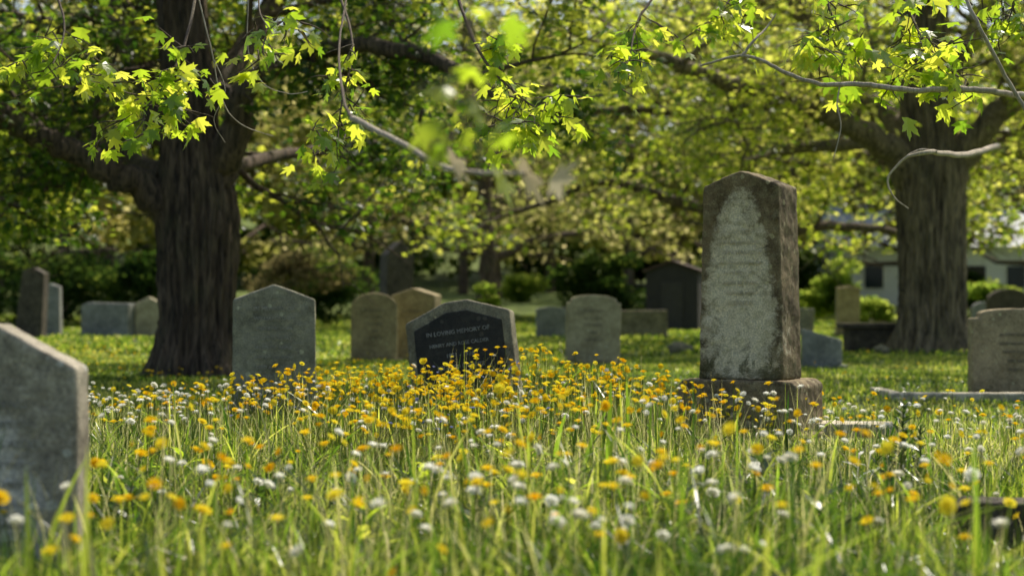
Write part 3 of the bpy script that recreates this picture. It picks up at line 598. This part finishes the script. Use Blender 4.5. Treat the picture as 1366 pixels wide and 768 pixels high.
mid=[('rounded_headstone',499,27.8,arch(.76,1.16,.24),.14,S_tan,4,1),('sandstone_headstone',556,28.6,gable(.80,1.26,.12,.0),.3,S_tan,-22,1),
 ('rounded_headstone',790,26.2,arch(.84,1.12,.12,10,.06),.13,S_lg,3,1),
 ('bluegrey_headstone',1096,25.3,[(-.29,0),(.29,0),(.29,.46),(-.29,.63)],.2,S_bl,0,0),
 ('wide_headstone',144,46,[(-.72,0),(.72,0),(.72,.95),(-.55,.95),(-.72,.85)],.4,S_bl,-18,0),('gabled_headstone',199,46,gable(.72,1.14,.18),.3,S_lg,0,0),
 ('leaning_grave_pillar',40,44,gable(.72,1.85,.12,.08),.5,S_dk,0,0),('slate_grave_pillar',70,47,gable(.5,1.5,.1),.3,S_bl,0,0),
 ('small_headstone',736,44,gable(.78,.85,.05),.3,S_bl,6,0),('low_tomb',850,46,[(-.8,0),(.8,0),(.8,.75),(-.8,.75)],.6,S_rim,0,0),('low_tomb',1060,48,[(-.5,0),(.5,0),(.5,.8),(-.5,.8)],.4,S_bl,0,0),
 ('dark_obelisk',527,50,[(-.5,0),(.5,0),(.5,.5),(.42,.55),(.40,2.35),(0,2.75),(-.40,2.35),(-.42,.55),(-.5,.5)],.8,S_dk,20,0),
 ('dark_headstone',1262,44,gable(.8,1.1,.15),.25,S_dk,0,0),('dark_headstone',1345,46,arch(1.1,1.3,.3),.3,S_dk,0,0),('pale_headstone',1312,50,arch(.7,1.0,.2),.2,S_bl,0,0),
 ('low_tomb',1190,50,[(-.7,0),(.7,0),(.7,.5),(-.7,.5)],.5,S_lg,0,0),('brown_grave_post',1130,47,gable(.62,1.4,.05),.3,S_tan,0,0)]
for nm,px,D,pf,th,mt,yw,tx in mid:
    e=place(nm,px,D,yaw=yw,roll=(5 if 'leaning' in nm else random.uniform(-1.5,1.5))); prism('stone',pf,th,mt,e,bev=.02)
    hw=max(p_[0] for p_ in pf); prism('base',[(-hw-.08,0),(hw+.08,0),(hw+.08,.09),(-hw-.08,.09)],th+.16,mt,e,bev=.01)
    if tx: text(e,[('IN MEMORY',.9),('OF A DEAR',.8),('FATHER',1),('1868',.9),('AT PEACE',.8)],-th/2-.0005,.85,.11,.075,I_t)
e=place('table_tomb',1163,33,yaw=0); prism('top',[(-.62,.5),(.62,.5),(.62,.60),(-.62,.60)],.7,S_dk,e,bev=.02)
prism('chest',[(-.5,0),(.5,0),(.5,.497),(-.5,.497)],.55,S_dk,e); prism('foot',[(-.58,0),(.58,0),(.58,.07),(-.58,.07)],.66,S_dk,e)
for px,D,s_ in [(907,31,.22),(1212,33.0,.2),(1175,31,.14)]:
    me=bpy.data.meshes.new('boulder'); bm=bmesh.new(); bmesh.ops.create_icosphere(bm,subdivisions=4,radius=1)
    for v in bm.verts: v.co*=1+.35*noise.noise(v.co*1.3+Vector((px,0,0)))+.08*noise.noise(v.co*5); v.co.z*=.75
    for f in bm.faces: f.smooth=True
    bm.to_mesh(me); bm.free(); me.materials.append(S_rim); o=bpy.data.objects.new('boulder',me); COL.objects.link(o); o.location=(PX(px,D),D,.08); o.scale=(s_,s_,s_)
# ------------------------------------------------------------ shed and house
wood=flat('dark_timber',(.03,.026,.024)); roofm=flat('brown_roof',(.09,.05,.035)); wall=flat('render_wall',(.72,.73,.75),.8,.06); roof=flat('slate_roof',(.38,.41,.46),.6,.15); glass=flat('window_glass',(.03,.04,.05),.1,.1); trim=flat('white_trim',(.75,.75,.73))
e=place('garden_shed',900,56,yaw=-12)
prism('walls',[(-.85,0),(.85,0),(.85,1.95),(0,2.25),(-.85,1.95)],1.6,wood,e,bev=.01)
for sx in (-1,1):
    r_=prism('roof',[(0,2.27),(sx*.95,1.93),(sx*.95,1.99),(0,2.33)],1.8,roofm,e,bev=.005)
prism('door',[(-.35,.05),(.35,.05),(.35,1.6),(-.35,1.6)],.04,flat('door_timber',(.045,.04,.035)),e,bev=.005,yoff=-.823)
def box(name,x0,x1,y0,y1,z0,z1,mat,parent):
    return prism(name,[(x0,z0),(x1,z0),(x1,z1),(x0,z1)],y1-y0,mat,parent,bev=.01,yoff=(y0+y1)/2)
D=84; e=place('rendered_house',1285,D,sink=.2)
box('walls',-6,6,0,8,0,3.2,wall,e)
V=[(-6.4,-.4,3.15),(6.4,-.4,3.15),(6.4,8.4,3.15),(-6.4,8.4,3.15),(-6.4,4,5.5),(6.4,4,5.5)]
me=bpy.data.meshes.new('roof'); me.from_pydata(V,[],[(0,1,5,4),(2,3,4,5),(1,2,5),(3,0,4),(3,2,1,0)]); me.materials.append(roof); o=bpy.data.objects.new('roof',me); COL.objects.link(o); o.parent=e
for k,xx in enumerate((-4.4,-1.9,2.6,4.6)):
    box('window',xx-.55,xx+.55,-.03,.0-.003,1.0,2.3,trim,e); box('pane',xx-.46,xx+.46,-.05,-.033,1.1,2.2,glass,e)
box('door',.1,1.1,-.04,-.003,.1,2.2,wood,e); box('chimney',2.6,3.3,3.4,4.2,4.8,6.4,roofm,e)
# ------------------------------------------------------------ individual weeds
def weed(name,px,D,h,nl,size,mat,up=.9,tm=None):
    e=empty(name); x0=PX(px,D); z=float(gz(x0,D)); base=np.array([[x0,D,z]]); top=np.array([[x0+.02,D,z+h]]); stems('stem',base,top,.004,mat,e)
    t=np.linspace(.12,1,nl); pos=base+(top-base)*t[:,None]; R=rotm(np.arange(nl)*2.4,np.full(nl,up)+rng.normal(0,.2,nl),np.zeros(nl))
    scatter('leaves',tm or ([(0,0,0),(.16,.35,.05),(.13,.7,.02),(0,1,-.1),(-.13,.7,.02),(-.16,.35,.05)],[(0,1,2,3,4,5)]),pos,R,size*(1.25-.7*t),mat,parent=e)
weed('dark_weed',1200,8.4,.50,60,.11,M_darkweed,.6); weed('dark_weed',1222,8.7,.36,40,.09,M_darkweed,.6); weed('dark_weed',1182,8.6,.28,30,.09,M_darkweed,.6)
for q in ((1140,8.2),(1155,8.25)): weed('pale_leaf_plant',q[0],q[1],.26,5,.13,M_white,.5)
for q in ((630,6.9,.2),(350,7.6,.2),(905,6.5,.17),(1010,8,.2),(240,8.5,.2),(1090,6.4,.2),(480,6.3,.16),(760,7.1,.18),(560,8,.2),(680,8.8,.2),(170,7.2,.18)): weed('broadleaf_plant',q[0],q[1],.26,11,q[2]*1.1,M_darkweed if q[0]%20 else M_leaf_near,.5)
